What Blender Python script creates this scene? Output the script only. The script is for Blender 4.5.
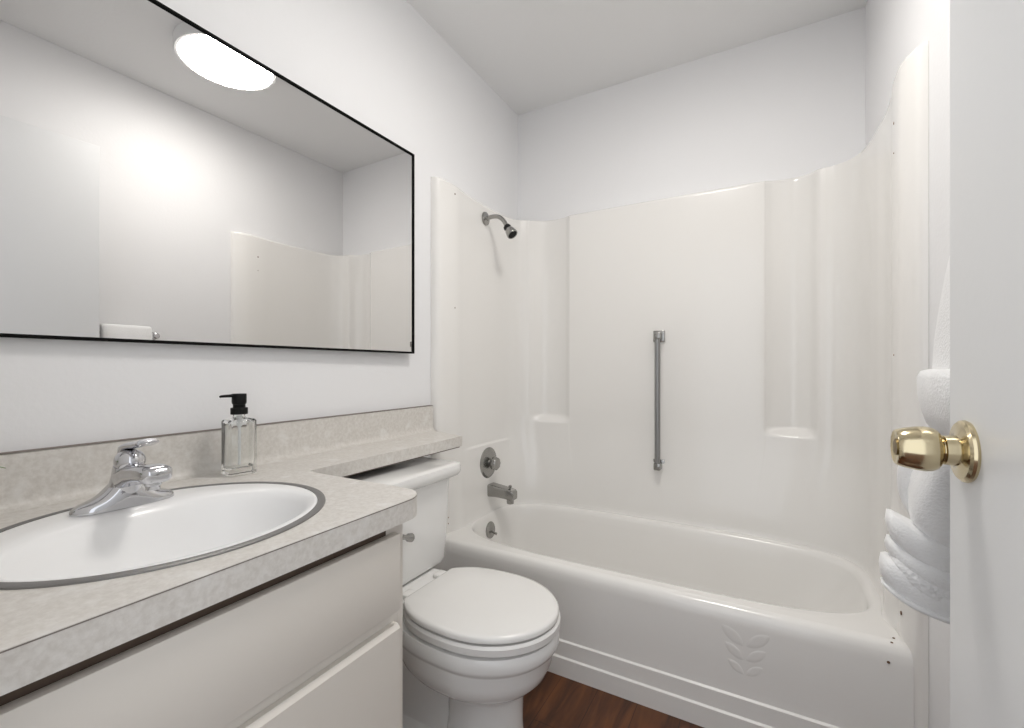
import bpy, bmesh, math, random
from mathutils import Vector, Matrix, noise
random.seed(4)
PI = math.pi
S = bpy.context.scene
COL = S.collection
for o in list(bpy.data.objects): bpy.data.objects.remove(o)

# ---------------------------------------------------------------- camera, world, exposure
F_PX, HORIZON = 450.0, 368.0
YAW = math.atan(252 / 450.0)
CAM = (1.1826, 0.0, 1.0451)
cd = bpy.data.cameras.new('camera'); cam = bpy.data.objects.new('camera', cd); COL.objects.link(cam)
cam.location = CAM
cam.rotation_euler = (PI / 2, 0, YAW)
cd.sensor_width = 36.0
cd.lens = 36.0 * F_PX / 1024.0
cd.shift_y = (HORIZON - 364.0) / 1024.0
cd.clip_start = 0.01
S.camera = cam
W = bpy.data.worlds.new('daylight'); S.world = W; W.use_nodes = True
W.node_tree.nodes['Background'].inputs['Color'].default_value = (0.93, 0.96, 1.0, 1)
W.node_tree.nodes['Background'].inputs['Strength'].default_value = 1.3
S.view_settings.view_transform = 'Standard'
S.view_settings.look = 'None'
S.view_settings.gamma = 1.0
S.view_settings.use_curve_mapping = False
S.view_settings.exposure = 0.15
LAMP_STRENGTH = 35.0

# room: left wall x=0, right wall x=RW, far wall y=FD, ceiling z=CH
RW, FD, CH = 1.524, 2.18, 2.438

# ---------------------------------------------------------------- materials
def mat(name, color, rough=0.5, metal=0.0, coat=0.0, bump=None, ior=1.5, spec=None, trans=0.0, emit=None):
    m = bpy.data.materials.new(name); m.use_nodes = True
    nt = m.node_tree; b = nt.nodes['Principled BSDF']
    b.inputs['Base Color'].default_value = (*color, 1)
    b.inputs['Roughness'].default_value = rough
    b.inputs['Metallic'].default_value = metal
    b.inputs['IOR'].default_value = ior
    b.inputs['Transmission Weight'].default_value = trans
    b.inputs['Coat Weight'].default_value = coat
    b.inputs['Coat Roughness'].default_value = 0.06
    if emit:
        b.inputs['Emission Color'].default_value = (*emit[0], 1)
        b.inputs['Emission Strength'].default_value = emit[1]
    if bump:
        sc, st, dist = bump
        tc = nt.nodes.new('ShaderNodeTexCoord')
        n = nt.nodes.new('ShaderNodeTexNoise'); n.inputs['Scale'].default_value = sc; n.inputs['Detail'].default_value = 4
        bp = nt.nodes.new('ShaderNodeBump'); bp.inputs['Strength'].default_value = st; bp.inputs['Distance'].default_value = dist
        nt.links.new(tc.outputs['Object'], n.inputs['Vector'])
        nt.links.new(n.outputs['Fac'], bp.inputs['Height'])
        nt.links.new(bp.outputs['Normal'], b.inputs['Normal'])
    return m

def mottled(name, c1, c2, scale, rough, detail=8, c3=None, scale2=None, bump=0):
    m = mat(name, c1, rough); nt = m.node_tree; b = nt.nodes['Principled BSDF']
    tc = nt.nodes.new('ShaderNodeTexCoord')
    n = nt.nodes.new('ShaderNodeTexNoise'); n.inputs['Scale'].default_value = scale; n.inputs['Detail'].default_value = detail; n.inputs['Roughness'].default_value = .65
    r = nt.nodes.new('ShaderNodeValToRGB')
    r.color_ramp.elements[0].position = .38; r.color_ramp.elements[0].color = (*c1, 1)
    r.color_ramp.elements[1].position = .64; r.color_ramp.elements[1].color = (*c2, 1)
    nt.links.new(tc.outputs['Object'], n.inputs['Vector']); nt.links.new(n.outputs['Fac'], r.inputs['Fac'])
    out = r.outputs['Color']
    if c3:
        n2 = nt.nodes.new('ShaderNodeTexNoise'); n2.inputs['Scale'].default_value = scale2; n2.inputs['Detail'].default_value = 6
        r2 = nt.nodes.new('ShaderNodeValToRGB'); r2.color_ramp.elements[0].position = .56; r2.color_ramp.elements[1].position = .75
        mx = nt.nodes.new('ShaderNodeMixRGB'); mx.inputs['Color2'].default_value = (*c3, 1)
        nt.links.new(tc.outputs['Object'], n2.inputs['Vector']); nt.links.new(n2.outputs['Fac'], r2.inputs['Fac'])
        nt.links.new(r2.outputs['Color'], mx.inputs['Fac']); nt.links.new(out, mx.inputs['Color1']); out = mx.outputs['Color']
    nt.links.new(out, b.inputs['Base Color'])
    return m

M = {}
M['wall'] = mat('white_wall_paint', (.86, .86, .87), .65, bump=(90, .10, .004))
M['ceiling'] = mat('ceiling_paint', (.87, .87, .87), .6, bump=(70, .12, .004))
M['trim'] = mat('trim_paint', (.80, .80, .79), .35)
M['door'] = mat('door_paint', (.80, .81, .82), .35, bump=(60, .05, .003))
M['gel'] = mat('fiberglass_gelcoat', (.87, .855, .83), .22, coat=.35)
M['porc'] = mat('porcelain', (.86, .855, .84), .12, coat=.3)
M['china'] = mat('sink_enamel', (.93, .93, .93), .28, coat=.08)
M['seat'] = mat('seat_plastic', (.84, .83, .81), .22)
M['cab'] = mat('cabinet_paint', (.72, .68, .625), .38, bump=(25, .05, .003))
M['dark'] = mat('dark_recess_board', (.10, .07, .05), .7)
M['seam'] = mat('laminate_seam', (.20, .17, .15), .6)
M['lam'] = mottled('stone_pattern_laminate', (.61, .58, .54), (.71, .685, .65), 110, .42, c3=(.76, .745, .72), scale2=22)
M['chrome'] = mat('chrome', (.62, .62, .64), .07, 1.0)
M['worn'] = mat('worn_chrome', (.36, .355, .34), .25, 1.0, bump=(220, .15, .002))
M['satin'] = mat('satin_steel', (.32, .32, .32), .32, 1.0)
M['steel'] = mat('sink_rim_steel', (.24, .235, .23), .5, .6)
M['brass'] = mat('polished_brass', (.66, .57, .38), .16, 1.0, bump=(40, .05, .003))
M['brassd'] = mat('brass_recess', (.22, .16, .07), .4, 1.0)
M['black'] = mat('black_plastic', (.004, .004, .004), .5, ior=1.3)
M['frame'] = mat('black_frame', (.004, .004, .004), .7, ior=1.2)
M['mirror'] = mat('mirror_silver', (.76, .755, .75), .0, 1.0)
M['glass'] = mat('clear_glass', (.99, 1, .995), .0, ior=1.33, trans=1.0)
M['tube'] = mat('clear_plastic_tube', (.85, .86, .86), .3)
M['lampw'] = mat('lamp_rim_white', (.85, .85, .85), .4)
M['lamp'] = mat('lamp_diffuser', (.9, .9, .88), .5, emit=((1.0, .965, .915), LAMP_STRENGTH))
M['rust'] = mat('rust_mark', (.16, .09, .05), .8)
M['leaf'] = mat('leaf_green', (.12, .22, .03), .5)
M['soil'] = mat('soil', (.05, .035, .025), .9)
M['valve'] = mat('cap_plastic', (.62, .66, .55), .5)

def terry(name, c, weave=False):
    m = mat(name, c, .95); nt = m.node_tree; b = nt.nodes['Principled BSDF']
    b.inputs['Sheen Weight'].default_value = .3
    tc = nt.nodes.new('ShaderNodeTexCoord'); bp = nt.nodes.new('ShaderNodeBump')
    if weave:
        ck = nt.nodes.new('ShaderNodeTexVoronoi'); ck.inputs['Scale'].default_value = 160
        nt.links.new(tc.outputs['Object'], ck.inputs['Vector']); nt.links.new(ck.outputs['Distance'], bp.inputs['Height'])
        bp.inputs['Strength'].default_value = .6; bp.inputs['Distance'].default_value = .004
    else:
        n = nt.nodes.new('ShaderNodeTexNoise'); n.inputs['Scale'].default_value = 260; n.inputs['Detail'].default_value = 3
        nt.links.new(tc.outputs['Object'], n.inputs['Vector']); nt.links.new(n.outputs['Fac'], bp.inputs['Height'])
        bp.inputs['Strength'].default_value = .5; bp.inputs['Distance'].default_value = .0028
    nt.links.new(bp.outputs['Normal'], b.inputs['Normal'])
    return m
M['terry'] = terry('white_terry', (.86, .86, .86))
M['weave'] = terry('white_woven_band', (.84, .84, .84), True)

def wood():
    m = mat('wood_plank_floor', (.2, .08, .04), .32); nt = m.node_tree; b = nt.nodes['Principled BSDF']; L = nt.links.new
    tc = nt.nodes.new('ShaderNodeTexCoord')
    mp = nt.nodes.new('ShaderNodeMapping'); mp.inputs['Scale'].default_value = (9, 1.6, 1)
    n = nt.nodes.new('ShaderNodeTexNoise'); n.inputs['Scale'].default_value = 2.2; n.inputs['Detail'].default_value = 9; n.inputs['Distortion'].default_value = 1.4
    r = nt.nodes.new('ShaderNodeValToRGB')
    e = r.color_ramp.elements; e[0].position = .3; e[0].color = (.036, .011, .0035, 1); e[1].position = .72; e[1].color = (.19, .066, .019, 1)
    x = e.new(.5); x.color = (.095, .031, .010, 1)
    mp2 = nt.nodes.new('ShaderNodeMapping'); mp2.inputs['Rotation'].default_value = (0, 0, PI / 2); mp2.inputs['Location'].default_value = (0, .05, 0)
    br = nt.nodes.new('ShaderNodeTexBrick'); br.inputs['Scale'].default_value = 1
    br.inputs['Color1'].default_value = (1, 1, 1, 1); br.inputs['Color2'].default_value = (.72, .72, .72, 1); br.inputs['Mortar'].default_value = (.35, .3, .3, 1)
    br.inputs['Mortar Size'].default_value = .0012; br.inputs['Brick Width'].default_value = 1.2; br.inputs['Row Height'].default_value = .127
    mx = nt.nodes.new('ShaderNodeMixRGB'); mx.blend_type = 'MULTIPLY'; mx.inputs['Fac'].default_value = 1
    L(tc.outputs['Object'], mp.inputs['Vector']); L(mp.outputs['Vector'], n.inputs['Vector']); L(n.outputs['Fac'], r.inputs['Fac'])
    L(tc.outputs['Object'], mp2.inputs['Vector']); L(mp2.outputs['Vector'], br.inputs['Vector'])
    L(r.outputs['Color'], mx.inputs['Color1']); L(br.outputs['Color'], mx.inputs['Color2']); L(mx.outputs['Color'], b.inputs['Base Color'])
    return m
M['wood'] = wood()

# ---------------------------------------------------------------- mesh helpers
def smoothstep(a, b, x):
    t = min(1, max(0, (x - a) / (b - a))); return t * t * (3 - 2 * t)

def catmull(pts, n):
    out = []; k = len(pts)
    P = [Vector(p) for p in pts]
    for i in range(k - 1):
        p0 = P[max(i - 1, 0)]; p1 = P[i]; p2 = P[i + 1]; p3 = P[min(i + 2, k - 1)]
        for j in range(n):
            t = j / n
            out.append(.5 * ((2 * p1) + (-p0 + p2) * t + (2 * p0 - 5 * p1 + 4 * p2 - p3) * t * t + (-p0 + 3 * p1 - 3 * p2 + p3) * t ** 3))
    out.append(P[-1]); return out

class MB:
    def __init__(s): s.bm = bmesh.new()
    def merge(s, other, mtx=None):
        if mtx is not None: bmesh.ops.transform(other, matrix=mtx, verts=other.verts)
        me = bpy.data.meshes.new('t'); other.to_mesh(me); other.free(); s.bm.from_mesh(me); bpy.data.meshes.remove(me); return s
    def box(s, x0, x1, y0, y1, z0, z1, bev=0.0, seg=2, mtx=None):
        b = bmesh.new(); bmesh.ops.create_cube(b, size=1)
        for v in b.verts: v.co = Vector(((x0 + x1) / 2 + v.co.x * (x1 - x0), (y0 + y1) / 2 + v.co.y * (y1 - y0), (z0 + z1) / 2 + v.co.z * (z1 - z0)))
        if bev: bmesh.ops.bevel(b, geom=b.edges[:], offset=bev, segments=seg, affect='EDGES', profile=.5)
        return s.merge(b, mtx)
    def loft(s, loops, cap0=True, cap1=True, closed=True):
        rings = [[s.bm.verts.new(p) for p in lp] for lp in loops]
        for a, b in zip(rings, rings[1:]):
            n = len(a)
            for i in range(n if closed else n - 1):
                j = (i + 1) % n
                try: s.bm.faces.new((a[i], a[j], b[j], b[i]))
                except ValueError: pass
        if cap0: s.bm.faces.new(list(reversed(rings[0])))
        if cap1: s.bm.faces.new(rings[-1])
        return s
    def lathe(s, prof, origin=(0, 0, 0), axis=(0, 0, 1), n=40, cap=True):
        ax = Vector(axis).normalized(); q = Vector((0, 0, 1)).rotation_difference(ax); o = Vector(origin)
        loops = [[o + q @ Vector((max(r, 1e-4) * math.cos(2 * PI * i / n), max(r, 1e-4) * math.sin(2 * PI * i / n), h)) for i in range(n)] for r, h in prof]
        return s.loft(loops, cap, cap)
    def tube(s, pts, rad, n=16, cap=True, flat=None):
        P = [Vector(p) for p in pts]; loops = []
        up = Vector((0, 0, 1)); prev = None
        for i, p in enumerate(P):
            t = (P[min(i + 1, len(P) - 1)] - P[max(i - 1, 0)]).normalized()
            if prev is None:
                a = up if abs(t.dot(up)) < .9 else Vector((1, 0, 0)); u = (a - t * a.dot(t)).normalized()
            else: u = (prev - t * prev.dot(t)).normalized()
            prev = u; v = t.cross(u); r = rad[i] if isinstance(rad, (list, tuple)) else rad
            ru, rv = (r if not isinstance(r, tuple) else r[0]), (r if not isinstance(r, tuple) else r[1])
            loops.append([p + u * ru * math.cos(2 * PI * k / n) + v * rv * math.sin(2 * PI * k / n) for k in range(n)])
        return s.loft(loops, cap, cap)
    def sphere(s, c, r, sc=(1, 1, 1), n=24):
        b = bmesh.new(); bmesh.ops.create_uvsphere(b, u_segments=n, v_segments=n // 2, radius=r)
        return s.merge(b, Matrix.Translation(c) @ Matrix.Diagonal((*sc, 1)))
    def build(s, name, m, parent=None, smooth=True, angle=35, sub=0):
        bmesh.ops.recalc_face_normals(s.bm, faces=s.bm.faces[:])
        me = bpy.data.meshes.new(name); s.bm.to_mesh(me); s.bm.free()
        ms = m if isinstance(m, list) else [m]
        for k in ms: me.materials.append(k)
        if smooth:
            me.shade_smooth()
            if angle < 180: me.set_sharp_from_angle(angle=math.radians(angle))
        o = bpy.data.objects.new(name, me); COL.objects.link(o)
        if parent:
            o.parent = parent
            root = parent
            off = Vector((0, 0, 0))
            while root: off += root.location; root = root.parent
            me.transform(Matrix.Translation(-off))
        if sub:
            md = o.modifiers.new('sub', 'SUBSURF'); md.levels = sub; md.render_levels = sub
        return o

def thing(name, label, cat, loc, group=None):
    o = bpy.data.objects.new(name, None); COL.objects.link(o); o.location = loc
    o['label'] = label; o['category'] = cat
    if group: o['group'] = group
    return o
def tag(o, label, cat): o['label'] = label; o['category'] = cat; return o
def struct(o): o['kind'] = 'structure'; return o

def superloop(cx, cy, a, b, n, z, N=96, rot=0):
    out = []
    for i in range(N):
        t = 2 * PI * i / N + rot; c, s = math.cos(t), math.sin(t)
        k = (abs(c) ** n + abs(s) ** n) ** (-1.0 / n)
        out.append(Vector((cx + a * k * c, cy + b * k * s, z)))
    return out
def rrect(cx, cy, hx, hy, r, z, seg=6):
    out = []
    for sx, sy, a0 in ((1, 1, 0), (-1, 1, PI / 2), (-1, -1, PI), (1, -1, 1.5 * PI)):
        for k in range(seg + 1):
            a = a0 + PI / 2 * k / seg
            out.append(Vector((cx + sx * (hx - r) + r * math.cos(a), cy + sy * (hy - r) + r * math.sin(a), z)))
    return out

# ---------------------------------------------------------------- room shell
T = .1
HY = -1.6      # the hall beyond the doorway, behind the camera
struct(MB().box(-T, RW + T, HY, FD + T, -.06, 0).build('floor', M['wood'], smooth=False))
struct(MB().box(-T, RW + T, -.045, FD + T, CH, CH + .06).build('ceiling', M['ceiling'], smooth=False))
struct(MB().box(-T, 0, -.045, FD, 0, CH).build('wall_left', M['wall'], smooth=False))
struct(MB().box(RW, RW + T, -.045, FD, 0, CH).build('wall_right', M['wall'], smooth=False))
struct(MB().box(-T, RW + T, FD, FD + T, 0, CH).build('wall_far', M['wall'], smooth=False))
wf = MB(); wf.box(0, .66, -.045, .07, 0, CH); wf.box(1.465, RW, -.045, .07, 0, CH); wf.box(.66, 1.465, -.045, .07, 2.06, CH)
struct(wf.build('wall_near', M['wall'], smooth=False))
tr = MB(); tr.box(.662, .682, -.043, .068, 0, 2.058, .002); tr.box(1.443, 1.463, -.043, .068, 0, 2.058, .002); tr.box(.682, 1.443, -.043, .068, 2.038, 2.058, .002)
struct(tr.build('trim_1', M['trim'], smooth=False))

# ---------------------------------------------------------------- door (open, hinged behind the camera) and knob
DX, DY1 = 1.397, .803           # face plane and free edge
dang = math.radians(1.0)
door = MB().box(0, .035, -.724, 0, .012, 2.012, .0015).build('door_1', M['door'], smooth=False)
door.location = (DX, DY1, 0); door.rotation_euler = (0, 0, dang)
struct(door); door['label'] = 'white flat slab bathroom door standing open at the right edge'
def door_part(mb, name, m, parent=door, angle=35):
    bmesh.ops.recalc_face_normals(mb.bm, faces=mb.bm.faces[:])
    me = bpy.data.meshes.new(name); mb.bm.to_mesh(me); mb.bm.free(); me.materials.append(m); me.shade_smooth(); me.set_sharp_from_angle(angle=math.radians(angle))
    o = bpy.data.objects.new(name, me); COL.objects.link(o); o.parent = parent; return o
KZ, KY = .944, -.058
ko = (0, KY, KZ); kax = (-1, 0, 0)
knob = door_part(MB().lathe([(.012, .024), (.0165, .0245), (.0200, .026), (.0245, .029), (.0272, .034), (.0280, .040), (.0272, .049), (.0250, .060), (.0225, .0675), (.0210, .0690), (.0198, .0682), (.012, .0672), (.0105, .065), (.0, .065)], ko, kax, 48), 'door_knob', M['brass'])
door_part(MB().lathe([(.0365, 0), (.0378, .003), (.0370, .0060), (.0340, .0085), (.0205, .0095), (.0185, .011), (.0182, .018), (.0178, .0225), (.0150, .0235), (.0145, .0255)], ko, kax, 48), 'rose', M['brass'], knob)
door_part(MB().lathe([(.0, .0690), (.0098, .0688), (.0102, .0665), (.0, .0655)], ko, kax, 24), 'lock_core', M['brassd'], knob)
door_part(MB().box(.006, .029, -.002, .0012, KZ - .028, KZ + .028, .0008), 'latch_plate', M['brass'], door)

# ---------------------------------------------------------------- one-piece tub and shower surround
ZR = .359
tub = thing('bathtub_shower', 'off-white moulded bathtub with tall shower surround filling the far alcove', 'bathtub', (.762, 1.42, 0))
BC = (.761, 1.787)       # basin centre
BA, BB, BN = .713, .292, 3.8
def sup_at(dx, dy, a, b, n):
    k = (abs(dx / a) ** n + abs(dy / b) ** n) ** (-1.0 / n)
    return k
# surround plan: [x, y] upper profile; the last value moves the point for the scalloped niches
UP = [(.0005, 1.434), (.014, 1.436), (.028, 1.444), (.036, 1.46), (.040, 1.50), (.040, 1.56), (.030, 1.63), (.024, 1.70), (.022, 1.82), (.026, 1.93), (.040, 2.01), (.066, 2.062),
      (.092, 2.084), (.112, 2.096), (.134, 2.118), (.168, 2.147), (.210, 2.160), (.252, 2.160), (.292, 2.150), (.316, 2.137), (.335, 2.132), (.45, 2.130), (.75, 2.130), (1.05, 2.130),
      (1.170, 2.131), (1.190, 2.137), (1.215, 2.150), (1.255, 2.160), (1.298, 2.160), (1.340, 2.140), (1.366, 2.108), (1.385, 2.100), (1.420, 2.092), (1.456, 2.066), (1.482, 2.02), (1.497, 1.94),
      (1.502, 1.84), (1.504, 1.74), (1.498, 1.65), (1.488, 1.575), (1.484, 1.50), (1.489, 1.462), (1.499, 1.434), (1.509, 1.420), (1.5235, 1.414)]
LO = list(UP)
for k, p in {12: (.095, 2.081), 13: (.115, 2.095), 14: (.139, 2.106), 15: (.170, 2.112), 16: (.210, 2.120), 17: (.252, 2.125), 18: (.292, 2.128), 19: (.316, 2.129), 20: (.335, 2.130), 24: (1.170, 2.130), 25: (1.190, 2.129),
             26: (1.215, 2.128), 27: (1.255, 2.125), 28: (1.298, 2.119), 29: (1.340, 2.110), 30: (1.366, 2.105)}.items(): LO[k] = p
SEG = 8
up = catmull([(x, y, 0) for x, y in UP], SEG); lo = catmull([(x, y, 0) for x, y in LO], SEG)
def bottom_pt(p):
    dx, dy = p.x - BC[0], p.y - BC[1]
    a, b = BA + .016, BB + .024
    k = sup_at(dx, dy, a, b, BN)
    q = Vector((BC[0] + dx * k, BC[1] + dy * k, 0))
    w = smoothstep(1.50, 1.66, p.y)
    return p.lerp(q, w)
bot = [bottom_pt(p) for p in lo]
def surround_row(z, inset=0.0):
    wn = smoothstep(.762, .806, z)
    wb = 1 - smoothstep(.36, .77, z)
    out = []
    for u_, l_, b_ in zip(up, lo, bot):
        p = l_.lerp(u_, wn)
        p = p.lerp(b_, wb)
        side = smoothstep(1.60, 1.70, p.y) * (1 - smoothstep(1.94, 2.03, p.y))
        st = side * .006 * (1 - smoothstep(.678, .690, z))
        p = p + Vector((st if p.x < .76 else 0, 0, 0))
        if inset:
            d = Vector((BC[0] - p.x, BC[1] - p.y, 0)).normalized(); p = p + d * inset * smoothstep(1.50, 1.60, p.y)
        out.append(Vector((p.x, p.y, z)))
    return out
def wall_pt(p, z):
    if p.y < 2.0: return Vector((.0005 if p.x < .76 else RW - .0005, p.y, z))
    if p.x < .12: return Vector((.0005 + max(0, (p.x - .04)) * 1.0, FD - .0005 - (2.1 - min(p.y, 2.1)) * .6, z))
    if p.x > 1.40: return Vector((RW - .0005 - max(0, 1.48 - p.x), FD - .0005 - (2.1 - min(p.y, 2.1)) * .6, z))
    return Vector((p.x, FD - .0005, z))
zs = [(.0, 0), (.12, 0), (.24, 0), (.34, 0), (.352, .010), (.357, .006), (.366, .002), (.378, 0)] + [(z / 1000, 0) for z in range(400, 670, 30)] + [(z / 1000, 0) for z in range(672, 696, 3)] + [(.715, 0), (.74, 0)] + \
     [(z / 1000, 0) for z in range(758, 812, 4)] + [(z, 0) for z in (.84, .95, 1.1, 1.3, 1.5, 1.7, 1.79, 1.806)]
ZT = 1.822
sm = MB()
rows = [surround_row(z, i) for z, i in zs]
t0 = surround_row(ZT - .004)
rows.append(surround_row(ZT - .006))
rows.append([p.lerp(wall_pt(p, ZT), .12) + Vector((0, 0, .002)) for p in t0])
rows.append([p.lerp(wall_pt(p, ZT), .35) + Vector((0, 0, .003)) for p in t0])
rows.append([wall_pt(p, ZT) for p in t0])
sm.loft(rows, False, False, closed=False)
sur = sm.build('surround', M['gel'], tub, angle=60)
sc_ = MB()
# tub: apron + deck + basin, one mesh
tm = MB()
ap = [(1.4140, 0.0), (1.4140, .060), (1.4200, .0645), (1.4205, .113), (1.4265, .1175), (1.4290, .20), (1.4305, .31), (1.4330, .334), (1.4390, .349), (1.4490, .357), (1.462, ZR)]
X0, X1 = .026, 1.500
N = 240
def outer(i, N=N):
    t = 2 * PI * i / N; c, s = math.cos(t), math.sin(t)
    hx = (X1 - BC[0]) if c > 0 else (BC[0] - X0); hy = (2.105 - BC[1]) if s > 0 else (BC[1] - 1.462)
    k = min(hx / max(abs(c), 1e-6), hy / max(abs(s), 1e-6))
    return Vector((BC[0] + k * c, BC[1] + k * s, ZR))
def basin(da, z, n=BN, shx=0.0, shf=0.0, db=None):
    db = da if db is None else db
    out = []
    for i in range(N):
        t = 2 * PI * i / N
        o = outer(i); dx, dy = o.x - BC[0], o.y - BC[1]
        a, b = BA - da, BB - db
        if dx < 0: a = BA - da * .35
        k = sup_at(dx, dy, a, b, n)
        out.append(Vector((BC[0] + dx * k - shx * max(0, dx * k / a), BC[1] + dy * k, z)))
    return out
L0 = [outer(i) for i in range(N)]
loops = [L0, [p.lerp(q, .6) for p, q in zip(L0, basin(-.004, ZR))], basin(-.004, ZR), basin(.004, ZR - .002), basin(.012, ZR - .008), basin(.018, ZR - .022), basin(.024, ZR - .05),
         basin(.040, .22, shx=.05), basin(.055, .14, shx=.09), basin(.072, .10, shx=.11), basin(.10, .078, shx=.12), basin(.15, .070, shx=.13), basin(.25, .067, shx=.14)]
tm.loft(loops, False, True)
nx = 60
apl = [[Vector((X0 - .004, 1.47, z))] + [Vector((X0 + (X1 - X0) * k / nx, y, z)) for k in range(nx + 1)] + [Vector((X1 + .004, 1.47, z))] for y, z in ap]
tm.loft(apl, False, False, closed=False)
bas = tm.build('basin', M['gel'], tub, angle=50)
# embossed leaf sprig on the apron
em = MB()
def leaf(cx, cz, ang, ln, wd):
    n = 20; pts = []
    for ring, (sc, h) in enumerate(((1.0, -.0004), (.86, .0003), (.55, .0008), (.2, .0007))):
        lp = []
        for k in range(n):
            t = 2 * PI * k / n; u = math.cos(t) * ln / 2 * sc; v = math.sin(t) * (abs(math.sin(t)) ** .5) * wd / 2 * sc
            x = u * math.cos(ang) - v * math.sin(ang); z = u * math.sin(ang) + v * math.cos(ang)
            zz = cz + z; ya = 1.4290 + (zz - .2) * .01364 if zz > .2 else 1.4265 + (zz - .1175) * .0303
            lp.append(Vector((cx + x, ya - h, zz)))
        pts.append(lp)
    em.loft(pts, False, True)
for k in range(3):
    s_ = 1 - .14 * k; zc = .282 - .043 * k
    leaf(1.136 - .032 * s_, zc, math.radians(-38), .078 * s_, .034 * s_)
    leaf(1.136 + .032 * s_, zc, math.radians(38), .078 * s_, .034 * s_)
em.build('leaf_emblem', M['gel'], tub)
for p, ax, r in (((.0405, 1.545, 1.782), (1, 0, 0), .004), ((.0405, 1.545, 1.30), (1, 0, 0), .003), ((1.4862, 1.55, 1.70), (-1, 0, 0), .004),
                 ((1.4862, 1.55, 1.62), (-1, 0, 0), .0025), ((1.4862, 1.55, 1.08), (-1, 0, 0), .003), ((1.4850, 1.475, .425), (-1, 0, 0), .005)):
    MB().lathe([(r, -.001), (r, .0005), (r * .6, .0014), (0, .0015)], p, ax, 12).build('screw', M['rust'], tub)
for p in ((1.470, 1.470, ZR + .0008), (1.462, 1.449, .3575), (1.452, 1.4302, .315), (.0402, 1.50, .40), (.0402, 1.50, .425)):
    if p[2] < .35: l_ = MB().lathe([(.0035, -.0003), (.003, .0012), (0, .0014)], p, (0, -1, 0), 9)
    elif p[0] < .1: l_ = MB().lathe([(.0028, -.0006), (.0024, .001), (0, .0012)], p, (1, 0, 0), 9)
    else: l_ = MB().lathe([(.003, -.0006), (.0024, .0008), (0, .001)], p, (0, 0, 1), 9)
    l_.build('rust_spot', M['rust'], tub)

# ---------------------------------------------------------------- shower fittings
sx = .024
sh = thing('wall_shower', 'small chrome shower head on bent arm high on the left surround wall', 'shower head', (sx, 1.81, 1.755))
MB().lathe([(.032, 0), (.031, .004), (.024, .008), (.011, .010), (.010, .012)], (sx, 1.81, 1.757), (1, 0, 0), 32).build('escutcheon', M['worn'], sh)
armp = catmull([(sx + .008, 1.81, 1.757), (sx + .042, 1.81, 1.760), (sx + .076, 1.808, 1.752), (sx + .104, 1.806, 1.728), (sx + .121, 1.804, 1.698)], 6)
MB().tube(armp, .0100, 16).build('arm', M['worn'], sh)
d = Vector((.62, -.10, -.78)).normalized()
o0 = Vector(armp[-1]) - d * .004
MB().lathe([(.012, 0), (.0165, .002), (.018, .010), (.016, .018), (.0145, .020)], o0, d, 28).build('swivel_collar', M['black'], sh)
MB().lathe([(.0145, .018), (.0175, .021), (.0215, .030), (.0250, .046), (.0262, .056), (.0250, .059), (.021, .0585)], o0, d, 32).build('head_shell', M['worn'], sh)
MB().lathe([(.0215, .056), (.0215, .0585), (.008, .0595), (0, .0595)], o0, d, 28).build('spray_face', M['black'], sh)

sv = thing('shower_valve', 'round chrome shower control with clear knob above the tub spout', 'shower valve', (.03, 1.82, .59))
vx = .0295
MB().lathe([(.073, 0), (.074, .003), (.071, .006), (.055, .010), (.030, .013), (.020, .014)], (vx, 1.823, .592), (1, 0, 0), 48).build('escutcheon', M['worn'], sv)
kn = MB()
nn = 40
lp = []
for r, h in ((.016, .012), (.017, .020), (.026, .026), (.030, .034), (.030, .048), (.026, .054), (.012, .057), (.0, .057)):
    q = []
    for i in range(nn):
        t = 2 * PI * i / nn; rr = max(r, 1e-4) * (1 + .06 * math.cos(8 * t) * (1 if r > .024 else 0))
        q.append(Vector((vx + h, 1.823 + rr * math.cos(t), .592 + rr * math.sin(t))))
    lp.append(q)
kn.loft(lp); kn.build('knob', M['worn'], sv)

ts = thing('tub_spout', 'chrome bathtub spout with diverter knob between valve and overflow plate', 'tub spout', (.04, 1.835, .45))
px = .034
def sq(x, y, z, hy, hz, r): return [Vector((x, y + a.x, z + a.y)) for a in rrect(0, 0, hy, hz, r, 0, 4)]
MB().loft([sq(px - .008, 1.838, .462, .029, .028, .009), sq(px + .006, 1.838, .462, .031, .029, .009), sq(px + .04, 1.838, .461, .028, .026, .008), sq(px + .09, 1.838, .457, .027, .024, .008), sq(px + .128, 1.838, .452, .026, .023, .008), sq(px + .135, 1.838, .450, .022, .019, .008)]).build('body', M['worn'], ts)
MB().lathe([(.017, 0), (.0175, -.004), (.0165, -.030), (.0145, -.031)], (px + .110, 1.838, .440), (0, 0, 1), 24).build('outlet', M['worn'], ts)
MB().lathe([(.004, 0), (.004, .010), (.008, .012), (.008, .019), (.005, .021), (0, .021)], (px + .110, 1.838, .474), (0, 0, 1), 20).build('diverter_knob', M['worn'], ts)

ov = thing('overflow_plate', 'small round overflow plate with trip lever below the tub spout', 'overflow plate', (.06, 1.8, .27))
oa = Vector((1, 0, .12)).normalized(); oo = Vector((.0590, 1.797, .284))
MB().lathe([(.038, -.002), (.038, .003), (.034, .006), (.012, .008), (0, .008)], oo, oa, 36).build('plate', M['worn'], ov)
MB().tube([oo + Vector((.004, 0, -.004)), oo + Vector((.020, 0, -.010)), oo + Vector((.036, -.002, -.012))], [.004, .0045, .006], 12).build('trip_lever', M['worn'], ov)

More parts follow.
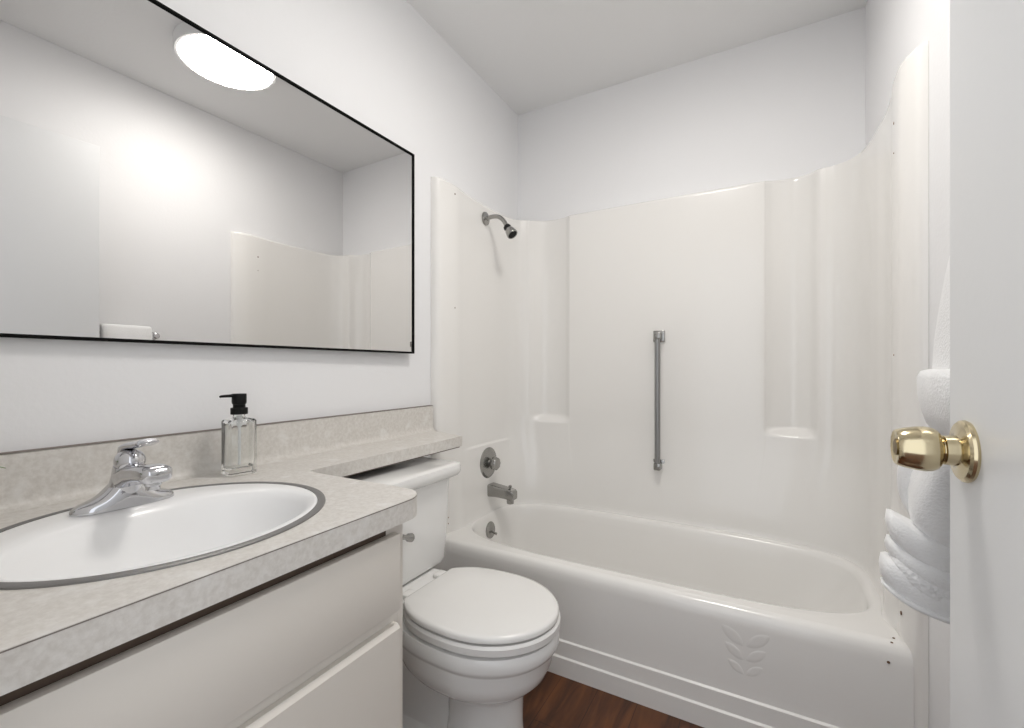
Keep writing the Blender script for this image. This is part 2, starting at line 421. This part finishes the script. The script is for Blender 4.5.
gb = thing('grab_bar', 'vertical chrome grab bar mounted on the back wall of the shower', 'grab bar', (.764, 2.13, .89))
GX, GZ0, GZ1, GY = .764, .602, 1.190, 2.130
MB().tube([(GX, GY - .043, GZ0 + .012), (GX, GY - .043, GZ1 - .012)], .0125, 20).build('bar', M['satin'], gb)
for z in (GZ0, GZ1):
    b_ = MB(); b_.box(GX - .026, GX + .026, GY - .009, GY + .001, z - .026, z + .026, .003, 2)
    b_.box(GX - .015, GX + .015, GY - .058, GY - .008, z - .016, z + .016, .004, 2)
    b_.build('bracket', M['worn'], gb)

# ---------------------------------------------------------------- vanity cabinet
VY0, VY1, VX = .078, .667, .563
va = thing('vanity_cabinet', 'cream painted vanity cabinet under the stone-pattern counter', 'cabinet', (.28, .37, 0))
b_ = MB()
b_.box(.002, VX, VY1 - .016, VY1, 0, .7525, .001)            # right side panel
b_.box(.002, VX, VY0, VY0 + .016, 0, .7525, .001)
b_.box(.002, .014, VY0 + .016, VY1 - .016, .09, .7525)
b_.box(.0141, VX - .0191, VY0 + .016, VY1 - .016, .09, .106)
b_.box(VX - .019, VX, VY0 + .045, VY1 - .045, .545, .600)   # rail between drawer front and doors
b_.box(VX - .019, VX, VY0 + .045, VY1 - .045, .09, .13)
b_.box(VX - .019, VX, VY1 - .045, VY1 - .016, .09, .7525)
b_.box(VX - .019, VX, VY0 + .016, VY0 + .045, .09, .7525)
b_.box(.45, .46, VY0 + .016, VY1 - .016, 0, .09)
b_.build('body', M['cab'], va, smooth=False)
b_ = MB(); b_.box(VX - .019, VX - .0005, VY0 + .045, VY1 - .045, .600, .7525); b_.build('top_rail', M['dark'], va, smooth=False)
PX = VX + .018
MB().box(VX + .0005, PX, VY0 + .004, .641, .587, .7315, .0015, 2).build('drawer_front', M['cab'], va)
for y0, y1 in ((VY0 + .004, .3435), (.3475, .641)):
    z0, z1 = .10, .5645
    prof = [(VX + .0005, z0), (PX, z0), (PX, .5530), (PX - .0080, .5605), (VX + .0005, .5605)]
    MB().loft([[Vector((x, y0, z)) for x, z in prof], [Vector((x, y1, z)) for x, z in prof]]).build('door', M['cab'], va, smooth=False)

# ---------------------------------------------------------------- countertop (L shape with shelf over the toilet tank)
ZC = .794; CX = .592; SC = (.324, .376); SA, SB = .2235, .2440
ct = thing('countertop', 'grey-beige stone-pattern laminate counter with shelf running over the toilet tank', 'countertop', (.3, .4, ZC - .04))
cm = MB()
CY0, CY1, BX = .073, .713, .021
RC = .060
outl = []
NO = 160
def outer_c(i):
    t = 2 * PI * i / NO; c, s = math.cos(t), math.sin(t)
    hx = (CX - SC[0]) if c > 0 else (SC[0] - BX); hy = (CY1 - SC[1]) if s > 0 else (SC[1] - CY0)
    k = min(hx / max(abs(c), 1e-6), hy / max(abs(s), 1e-6))
    x, y = SC[0] + k * c, SC[1] + k * s
    # round the free front corner
    ccx, ccy = CX - RC, CY1 - RC
    if x > ccx and y > ccy:
        dx, dy = x - SC[0], y - SC[1]
        A = c * c + s * s; Bq = c * (SC[0] - ccx) + s * (SC[1] - ccy); Cq = (SC[0] - ccx) ** 2 + (SC[1] - ccy) ** 2 - RC * RC
        k = -Bq + math.sqrt(max(0, Bq * Bq - Cq)); x, y = SC[0] + k * c, SC[1] + k * s
    return x, y
O = [outer_c(i) for i in range(NO)]
def hole(i, sc):
    t = 2 * PI * i / NO; c, s = math.cos(t), math.sin(t)
    k = 1 / math.sqrt((c / (SA * sc)) ** 2 + (s / (SB * sc)) ** 2); return SC[0] + k * c, SC[1] + k * s
H = [hole(i, .965) for i in range(NO)]
V = lambda L, z: [Vector((x, y, z)) for x, y in L]
cm.loft([V(O, ZC - .040), V(O, ZC), V(H, ZC), V(H, ZC - .040), V(O, ZC - .040)], False, False)
# shelf over the tank; its far end is cut at a slant
SXF = .212
sp = [(BX, CY1 - .001), (SXF + .012, CY1 - .001), (SXF + .004, CY1 + .006), (SXF, CY1 + .016), (SXF, 1.358), (SXF - .002, 1.362), (BX, 1.424)]
cm.loft([V(sp, ZC - .036), V(sp, ZC)])
cm.build('worktop', M['lam'], ct, smooth=False)
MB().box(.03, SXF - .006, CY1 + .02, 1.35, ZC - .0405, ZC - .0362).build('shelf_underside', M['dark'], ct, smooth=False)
bs = MB()
prof = [(.0008, ZC - .02), (.0008, .894), (.0185, .894), (.0205, .892), (.0210, ZC + .020), (.0225, ZC + .0115), (.0270, ZC + .0050), (.0340, ZC + .0012), (.042, ZC + .0004), (.042, ZC - .004), (.02, ZC - .02)]
bs.loft([[Vector((x, y, z)) for x, z in prof] for y in (CY0, 1.424)])
bs.build('backsplash', M['lam'], ct, angle=30)
# thin dark laminate seam lines
se = MB(); se.box(.0008, .0213, CY0, 1.424, .8941, .8950)
se.build('top_seam', M['seam'], ct, smooth=False)
sl = MB()
fr = [(CX + .0004, CY0), (CX + .0004, CY1 - RC)] + [(CX - RC + (RC + .0004) * math.cos(a), CY1 - RC + (RC + .0004) * math.sin(a)) for a in [PI / 2 * k / 10 for k in range(11)]] + [(SXF + .014, CY1 + .0004)]
sl.loft([[Vector((x, y, ZC - .0020)) for x, y in fr], [Vector((x, y, ZC - .0006)) for x, y in fr]], False, False, closed=False)
sl.build('edge_seam', M['seam'], ct, smooth=False)

# ---------------------------------------------------------------- sink
sk = thing('sink', 'white oval drop-in bathroom sink with dark metal rim', 'sink', (SC[0], SC[1], ZC))
ell = lambda sc, z, n=120: [Vector((SC[0] + SA * sc * math.cos(2 * PI * i / n), SC[1] + SB * sc * math.sin(2 * PI * i / n), z)) for i in range(n)]
MB().loft([ell(1.0, ZC + .0002), ell(.998, ZC + .0022), ell(.985, ZC + .0030), ell(.950, ZC + .0030), ell(.942, ZC + .0026), ell(.940, ZC + .0004)], False, False).build('metal_rim', M['steel'], sk)
BCX, BCY, IA, IB = .3630, .376, .155, .212
def bl(sa, sb, z, n=120, dx=0):
    return [Vector((BCX + dx + sa * math.cos(2 * PI * i / n), BCY + sb * math.sin(2 * PI * i / n), z)) for i in range(n)]
MB().loft([ell(.941, ZC + .0005), ell(.939, ZC + .0016), ell(.930, ZC + .0018), [p.lerp(q, .5) for p, q in zip(ell(.930, ZC + .0018), bl(IA, IB, ZC + .0020))], bl(IA, IB, ZC + .0010), bl(IA - .008, IB - .008, ZC - .0035), bl(IA - .015, IB - .015, ZC - .015),
           bl(IA - .024, IB - .024, ZC - .04), bl(IA - .040, IB - .045, ZC - .085), bl(IA - .065, IB - .08, ZC - .115), bl(IA - .10, IB - .13, ZC - .130), bl(.026, .026, ZC - .136), bl(.022, .022, ZC - .140)], False, False).build('basin', M['china'], sk, angle=180)
MB().lathe([(.026, 0), (.025, .003), (.018, .002), (.016, -.004), (0, -.002)], (BCX, BCY, ZC - .1365), (0, 0, 1), 32).build('drain', M['chrome'], sk)

# ---------------------------------------------------------------- faucet
FX, FY, FZ = .168, .371, ZC + .0022
fa = thing('faucet', 'chrome single-lever faucet standing on the back of the sink', 'faucet', (FX, FY, FZ))
fm = MB()
ny, nt_ = 48, 20
LH = .076
loops = []
for i in range(ny + 1):
    u = -1 + 2 * i / ny; u = math.sin(u * PI / 2)
    y = u * LH
    wid = .0275 * (1 - abs(u) ** 3.2) ** .5 + .0002
    hgt = (.0165 + .042 * math.exp(-(y / .030) ** 2)) * (1 - abs(u) ** 7) ** .5 + .0002
    lp = []
    for k in range(nt_ + 1):
        a = PI * k / nt_
        cx_, sx_ = math.cos(a), math.sin(a)
        lp.append(Vector((FX + wid * (abs(cx_) ** .7) * (1 if cx_ > 0 else -1), FY + y, FZ + hgt * sx_ ** .75)))
    loops.append(lp)
fm.loft(loops, True, True, closed=True)
fm.build('base', M['chrome'], fa, angle=60)
def rr3(c, ax_u, ax_v, hu, hv, r):
    return [c + ax_u * q.x + ax_v * q.y for q in rrect(0, 0, hu, hv, r, 0, 5)]
Yv = Vector((0, 1, 0))
path = [(-.018, .042, .020, .016), (0, .052, .0235, .018), (.030, .062, .0225, .0150), (.060, .067, .0215, .0140), (.085, .069, .0225, .0145), (.104, .068, .0220, .0140), (.110, .067, .019, .011), (.113, .0665, .012, .006)]
sl_ = []
path = [(x + .016, z, hy, hz) for x, z, hy, hz in path]
for k, (x, z, hy, hz) in enumerate(path):
    x2, z2 = path[min(k + 1, len(path) - 1)][:2]; x1_, z1_ = path[max(k - 1, 0)][:2]
    tt = Vector((x2 - x1_, 0, z2 - z1_)).normalized(); nv = Yv.cross(tt)
    sl_.append(rr3(Vector((FX + x, FY, FZ + z)), Yv, nv, hy, hz, min(hy, hz) * .75))
MB().loft(sl_).build('spout', M['chrome'], fa, angle=50)
MB().lathe([(.0125, 0), (.0135, -.003), (.0125, -.010), (.0105, -.012), (.0105, -.018), (.0085, -.019), (0, -.0185)], (FX + .104, FY, FZ + .060), (0, 0, 1), 28).build('aerator', M['chrome'], fa)
bd = MB(); bd.lathe([(.0265, .020), (.0250, .040), (.0225, .058), (.0222, .072), (.0215, .076)], (FX - .006, FY, FZ), (.26, 0, 1), 36)
bd.build('body', M['chrome'], fa)
hd = MB(); hd.sphere((FX + .018, FY, FZ + .082), .0240, (1, .95, .90), 32)
hd.build('dome', M['chrome'], fa)
lv = MB()
lvp = catmull([(x + .022, y, z) for x, y, z in [(FX - .033, FY, FZ + .078), (FX - .026, FY, FZ + .093), (FX - .008, FY, FZ + .1045), (FX + .018, FY, FZ + .1095), (FX + .046, FY, FZ + .1145), (FX + .062, FY, FZ + .1175), (FX + .067, FY, FZ + .118)]], 5)
rad = []
for k in range(len(lvp)):
    t = k / (len(lvp) - 1)
    wv = .004 + .012 * math.sin(min(1, t * 2.2) * PI / 2) - .005 * math.sin(max(0, t - .35) / .45 * PI) * (1 if .35 < t < .8 else 0)
    if t > .93: wv *= .75
    if t >= 1: wv *= .6
    rad.append((.0065 if t < .93 else .003, wv))
lv.tube([p + Vector((0, 0, .003)) for p in lvp], rad, 20); lv.build('lever', M['chrome'], fa, angle=60)
MB().tube([(FX - .012, FY, FZ + .060), (FX - .0150, FY, FZ + .080)], [.003, .003], 12).build('lift_rod', M['chrome'], fa)

# ---------------------------------------------------------------- soap dispenser
QX, QY, QZ = .095, .616, ZC + .0006
QS = 1.05
sd = thing('soap_dispenser', 'clear glass soap bottle with black pump standing between sink and backsplash', 'soap dispenser', (QX, QY, QZ))
R = Matrix.Rotation(math.radians(-8), 3, 'Z')
def rq(hx, hy, r, z): return [Vector((QX, QY, QZ + z * QS)) + R @ Vector((p.x, p.y, 0)) for p in rrect(0, 0, hx, hy, r, 0, 4)]
HX, HYB = .0225, .0310
gm = MB()
gm.loft([rq(HX - .002, HYB - .002, .004, 0), rq(HX, HYB, .005, .002), rq(HX, HYB, .005, .119), rq(HX - .002, HYB - .002, .006, .1225), rq(HX - .010, HYB - .014, .010, .1255), rq(.0135, .0135, .0134, .1265), rq(.0125, .0125, .0124, .134), rq(.0100, .0100, .0099, .134),
         rq(.0100, .0100, .0099, .1225), rq(HX - .006, HYB - .008, .006, .1185), rq(HX - .0045, HYB - .0045, .006, .115), rq(HX - .0045, HYB - .0045, .006, .018), rq(HX - .008, HYB - .008, .006, .0145)], True, True)
gm.build('bottle', M['glass'], sd, angle=40)
ax0 = Vector((QX, QY, QZ))
MB().lathe([(r, h * QS) for r, h in [(.0030, .020), (.0032, .022), (.0032, .105), (.0060, .108), (.0060, .130)]], ax0, (0, 0, 1), 16).build('dip_tube', M['tube'], sd)
pc = MB(); pc.lathe([(r, h * QS) for r, h in [(.0175, .1345), (.0180, .1350), (.0180, .1480), (.0172, .1490), (.0130, .1492), (.0130, .1570), (.0145, .1575), (.0155, .162), (.0155, .1795), (.0148, .1805), (0, .1806)]], ax0, (0, 0, 1), 36)
pc.build('pump', M['black'], sd)
nz = R @ Vector((.10, -1, 0)).normalized()
MB().tube([ax0 + Vector((0, 0, .1765 * QS)) + nz * .010, ax0 + Vector((0, 0, .1765 * QS)) + nz * .030, ax0 + Vector((0, 0, .1762 * QS)) + nz * .040, ax0 + Vector((0, 0, .175 * QS)) + nz * .043], [.0038, .0034, .0030, .0024], 14).build('nozzle', M['black'], sd)

# ---------------------------------------------------------------- mirror
mi = thing('wall_mirror', 'large rectangular mirror with thin black frame on the left wall', 'mirror', (0.0005, .098, 1.1))
MY0, MY1, MZ0, MZ1 = .098, 1.3010, 1.0995, 1.850
fw, fd_ = .0065, .0195
f_ = MB()
f_.box(.001, fd_, MY0, MY1, MZ0, MZ0 + fw, .0008, 1); f_.box(.001, fd_, MY0, MY1, MZ1 - fw, MZ1, .0008, 1)
f_.box(.001, fd_, MY0, MY0 + fw, MZ0 + fw, MZ1 - fw, .0008, 1); f_.box(.001, fd_, MY1 - fw, MY1, MZ0 + fw, MZ1 - fw, .0008, 1)
f_.build('frame', M['frame'], mi, smooth=False)
mi.rotation_euler = (0, 0, math.radians(-.68))
MB().box(.002, .0145, MY0 + fw + .0002, MY1 - fw - .0002, MZ0 + fw + .0002, MZ1 - fw - .0002).build('mirror_glass', M['mirror'], mi, smooth=False)

# ---------------------------------------------------------------- toilet
TY = 1.028
to = thing('toilet', 'white round-front toilet with closed lid between vanity and bathtub', 'toilet', (.35, TY, 0))
def tl(x0, x1, hy, r, z, seg=8): return rrect((x0 + x1) / 2, TY, (x1 - x0) / 2, hy, r, z, seg)
MB().loft([tl(.030, .255, .150, .03, .408), tl(.024, .266, .166, .035, .414), tl(.022, .272, .176, .04, .43), tl(.020, .276, .182, .04, .55), tl(.018, .280, .187, .04, .688)]).build('tank', M['porc'], to)
MB().loft([tl(.018, .286, .196, .035, .686), tl(.014, .298, .212, .038, .692), tl(.012, .304, .218, .038, .702), tl(.012, .304, .218, .038, .718), tl(.014, .301, .216, .037, .727), tl(.022, .289, .204, .033, .731)]).build('tank_lid', M['porc'], to)
fl = MB(); hy_ = TY - .122
fl.lathe([(.013, .0), (.014, .006), (.010, .012), (.008, .016)], (.279, hy_, .585), (1, 0, 0), 24)
fl.tube([(.294, hy_ - .006, .586), (.298, hy_ + .03, .578), (.300, hy_ + .058, .566), (.300, hy_ + .066, .563), (.300, hy_ + .079, .559), (.300, hy_ + .082, .558)], [.008, .007, .0065, .0115, .0125, .008], 16)
fl.build('flush_lever', M['worn'], to)['label'] = 'chrome flush lever'
# bowl, seat and lid: round-front plan
def egg(cx, a_f, a_b, hw, z, n=72, p=2.0, pb=2.6):
    out = []
    for i in range(n):
        t = 2 * PI * i / n; c, s = math.cos(t), math.sin(t)
        pw = p if c > 0 else pb; a = a_f if c > 0 else a_b
        k = (abs(c) ** pw + abs(s) ** pw) ** (-1 / pw)
        out.append(Vector((cx + a * k * c, TY + hw * k * s, z)))
    return out
CXB = .524
bw = MB()
bw.loft([egg(.515, .135, .13, .100, 0, pb=4), egg(.515, .130, .12, .096, .02, pb=4), egg(.515, .120, .09, .086, .05, pb=3), egg(.515, .116, .08, .083, .12, pb=3), egg(.515, .118, .08, .084, .19, pb=3), egg(.510, .128, .10, .096, .210, pb=2.6),
         egg(.50, .152, .15, .122, .222), egg(.505, .172, .19, .142, .238), egg(.510, .185, .22, .156, .258), egg(.515, .193, .245, .164, .287), egg(.517, .196, .25, .167, .318), egg(.518, .197, .25, .168, .3225), egg(.520, .203, .25, .174, .329), egg(.521, .206, .25, .177, .339), egg(.521, .206, .25, .177, .360), egg(.521, .202, .245, .174, .368),
         egg(.521, .185, .23, .157, .3700)])
bw.loft([rrect(.26, TY, .20, .100, .05, 0), rrect(.26, TY, .20, .096, .05, .03), rrect(.26, TY, .20, .060, .05, .06), rrect(.26, TY, .21, .052, .05, .20), rrect(.26, TY, .21, .09, .05, .33)])
bw.build('bowl', M['porc'], to, angle=40)
db = MB(); db.loft([tl(.03, .34, .080, .03, .30), tl(.028, .37, .105, .04, .36), tl(.028, .375, .112, .04, .395), tl(.035, .37, .105, .04, .405)]).build('tank_platform', M['porc'], to)
def backcut(L, x0):
    return [Vector((max(p.x, x0), p.y, p.z)) for p in L]
st = MB(); st.loft([backcut(egg(CXB, .197, .215, .163, .3735), .335), backcut(egg(CXB, .206, .215, .1745, .3780), .332), backcut(egg(CXB, .207, .215, .1755, .394), .332), backcut(egg(CXB, .202, .21, .171, .4005), .335)]).build('seat', M['seat'], to)
MB().loft([backcut(egg(CXB, .190, .22, .158, .4050), .332), backcut(egg(CXB, .2030, .22, .1715, .4065), .329), backcut(egg(CXB, .2030, .22, .1715, .4150), .329), backcut(egg(CXB, .200, .22, .168, .4195), .331), backcut(egg(CXB, .191, .21, .159, .4220), .337), backcut(egg(CXB, .10, .12, .09, .4240), .38)]).build('lid', M['seat'], to, angle=50)
for s in (-1, 1):
    MB().box(.300, .340, TY + s * .070 - .02, TY + s * .070 + .02, .402, .4175, .005, 3).build('hinge', M['seat'], to)
    MB().lathe([(.016, 0), (.016, .012), (.012, .022), (0, .026)], (.365, TY + s * .112, .010), (0, 0, 1), 20).build('bolt_cap', M['valve'], to)

# ---------------------------------------------------------------- towel bar and towel on the right wall
tb = thing('towel_bar', 'chrome towel bar on the right wall, holding the white towel', 'towel bar', (RW, .85, 1.215))
TBX, TBZ = 1.474, 1.206
MB().tube([(TBX, .46, TBZ), (TBX, 1.028, TBZ)], .008, 16).build('bar', M['chrome'], tb)
for y in (.468, 1.038):
    MB().lathe([(.022, 0), (.022, .004), (.013, .008), (.011, .036), (.014, .040), (.014, .060), (.010, .063), (0, .063)], (RW, y, TBZ - .004), (-1, 0, 0), 28).build('post', M['chrome'], tb)

tw = thing('towel', 'white terry towel gathered and tied, hanging behind the open door', 'towel', (TBX, .98, .61))
Y0T, Y1T = .826, 1.019
def tloop(x0, x1, y0, y1, z, n=56, p=3.4, shear=0.0, amp=.0025, seed=0.0, x_ref=None):
    cx_, cy_ = (x0 + x1) / 2, (y0 + y1) / 2; out = []
    xr = x0 if x_ref is None else x_ref
    for i in range(n):
        t = 2 * PI * i / n; c, s = math.cos(t), math.sin(t)
        k = (abs(c) ** p + abs(s) ** p) ** (-1 / p)
        x = cx_ + (x1 - x0) / 2 * k * c; y = cy_ + (y1 - y0) / 2 * k * s
        nv = noise.noise(Vector((x * 22, y * 22, z * 14 + seed))) * amp + noise.noise(Vector((x * 60 + 4, y * 60, z * 40 + seed))) * amp * .5
        out.append(Vector((x + c * nv, y + s * nv, z - shear * (x - xr))))
    return out
XW = 1.506
def prof_loft(rows, name, m, sub=0, **kw):
    mb = MB(); mb.loft([tloop(*r, **kw) for r in rows]); return mb.build(name, m, tw, angle=180, sub=sub)
# upper drape over the bar (narrow at the top, flaring down)
dr = [(1.4560, 1.490, Y0T + .004, Y1T - .006, 1.2455), (1.4500, 1.494, Y0T, Y1T - .001, 1.2410), (1.4450, 1.496, Y0T, Y1T, 1.230), (1.4390, 1.498, Y0T, Y1T, 1.20), (1.4335, 1.50, Y0T, Y1T, 1.165), (1.4290, 1.50, Y0T, Y1T, 1.13), (1.4240, 1.50, Y0T, Y1T, 1.09), (1.4210, 1.50, Y0T, Y1T, 1.04), (1.420, 1.50, Y0T, Y1T, .98), (1.424, 1.498, Y0T, Y1T, .93)]
prof_loft(dr, 'drape', M['terry'], amp=.0015)
cf = [(1.416, 1.504, Y0T, Y1T - .002, 1.043), (1.4065, 1.505, Y0T - .001, Y1T + .002, 1.040), (1.4020, 1.505, Y0T - .001, Y1T + .004, 1.030), (1.4030, 1.505, Y0T - .001, Y1T + .003, 1.00), (1.4055, 1.505, Y0T - .001, Y1T + .002, .975), (1.4120, 1.504, Y0T, Y1T, .955), (1.422, 1.502, Y0T, Y1T - .002, .943)]
prof_loft(cf, 'folded_cuff', M['terry'], amp=.004, seed=3.0)
bu = [(1.424, 1.502, .90, Y1T - .002, .945), (1.416, 1.503, .91, Y1T - .002, .92), (1.408, 1.504, .92, Y1T, .895), (1.400, 1.505, .925, Y1T + .002, .868), (1.394, 1.505, .93, Y1T + .004, .838), (1.394, 1.505, .93, Y1T + .006, .80), (1.402, 1.504, .935, Y1T + .006, .775), (1.418, 1.503, .95, Y1T + .003, .758)]
prof_loft(bu, 'gathered_bundle', M['terry'], amp=.005, seed=8.0, shear=.25)
# flared tail: stacked folds that sag away from the front edge
def layer(name, m, xl, ztop, zbot, seed, drop=.060, ye=.0):
    h = ztop - zbot; rr = []
    for f, g in ((0, .016), (.06, .006), (.18, 0), (.5, -.003), (.82, 0), (.94, .006), (1.0, .016)):
        rr.append((xl + g, XW - .002, .935 + g * .4, Y1T + .002 + ye - g * .4, ztop - h * f))
    mb = MB(); lps = [tloop(*r, amp=.003, seed=seed, p=2.7) for r in rr]
    for lp in lps:
        for v in lp: v.z -= drop * (1 - math.exp(-max(0, v.x - xl) / .045))
    mb.loft(lps); mb.build(name, m, tw, angle=180)
layer('tail_fold', M['terry'], 1.3665, .812, .760, 1.0, .050, .003)
layer('tail_fold', M['terry'], 1.3655, .766, .730, 5.0, .046, .000)
layer('woven_band', M['weave'], 1.3690, .742, .705, 9.0, .044, -.003)
layer('tail_fold', M['terry'], 1.3570, .736, .684, 13.0, .036, .002)
layer('hem', M['terry'], 1.3590, .688, .676, 17.0, .034, .000)
# diagonal fold wrapping over the bundle
wr = MB()
wp = catmull([(1.412, 1.010, .900), (1.414, 1.016, .862), (1.424, 1.020, .820), (1.446, 1.020, .778), (1.474, 1.016, .755)], 6)
wr.tube(wp, [(.010 + .022 * math.sin(PI * min(1, .12 + k / (len(wp) - 1) * .8)), .012 + .014 * math.sin(PI * k / (len(wp) - 1))) for k in range(len(wp))], 24)
wr.build('wrapped_fold', M['terry'], tw, angle=180)

# ---------------------------------------------------------------- ceiling light
LX, LY = .94, 1.10
cl = thing('ceiling_light', 'round flush ceiling light, lit, seen at the top of the mirror', 'ceiling light', (LX, LY, CH))
MB().lathe([(.188, CH), (.193, CH - .004), (.193, CH - .045), (.189, CH - .052), (.179, CH - .052), (.177, CH - .046)], (LX, LY, 0), (0, 0, 1), 64, cap=False).build('rim', M['lampw'], cl)
MB().lathe([(.177, CH - .040), (.177, CH - .053), (.162, CH - .060), (.122, CH - .067), (.06, CH - .071), (0, CH - .072)], (LX, LY, 0), (0, 0, 1), 64).build('diffuser', M['lamp'], cl)

# ---------------------------------------------------------------- small potted plant at the near end of the counter (only a leaf tip shows)
pp = thing('potted_plant', 'small leafy plant at the far left of the counter, one leaf tip showing', 'plant', (.085, .128, ZC))
MB().lathe([(.026, .0006), (.028, .003), (.036, .052), (.038, .056), (.034, .056), (.032, .046), (0, .046)], (.085, .128, ZC), (0, 0, 1), 32).build('pot', M['lampw'], pp)
MB().lathe([(.0315, .046), (.02, .049), (0, .050)], (.085, .128, ZC), (0, 0, 1), 24).build('soil', M['soil'], pp)
def plant_leaf(tip, z0=.845, wd=.006):
    b0 = Vector((.085, .128, z0)); tp = Vector(tip); mid = (b0 + tp) / 2 + Vector((0, 0, .03))
    pts = catmull([b0, mid, tp], 6); n = len(pts)
    mb = MB(); mb.tube(pts, [(.0006, .0008 + wd * math.sin(PI * min(1, k / (n - 1))) ** .8) for k in range(n)], 10); mb.build('leaf', M['leaf'], pp)
plant_leaf((.085, .2410, .8790), .86, .009)
for a in (20, 120, 200, 265, 320):
    plant_leaf((.085 + .042 * math.cos(math.radians(a)), .128 + .042 * math.sin(math.radians(a)), .91))
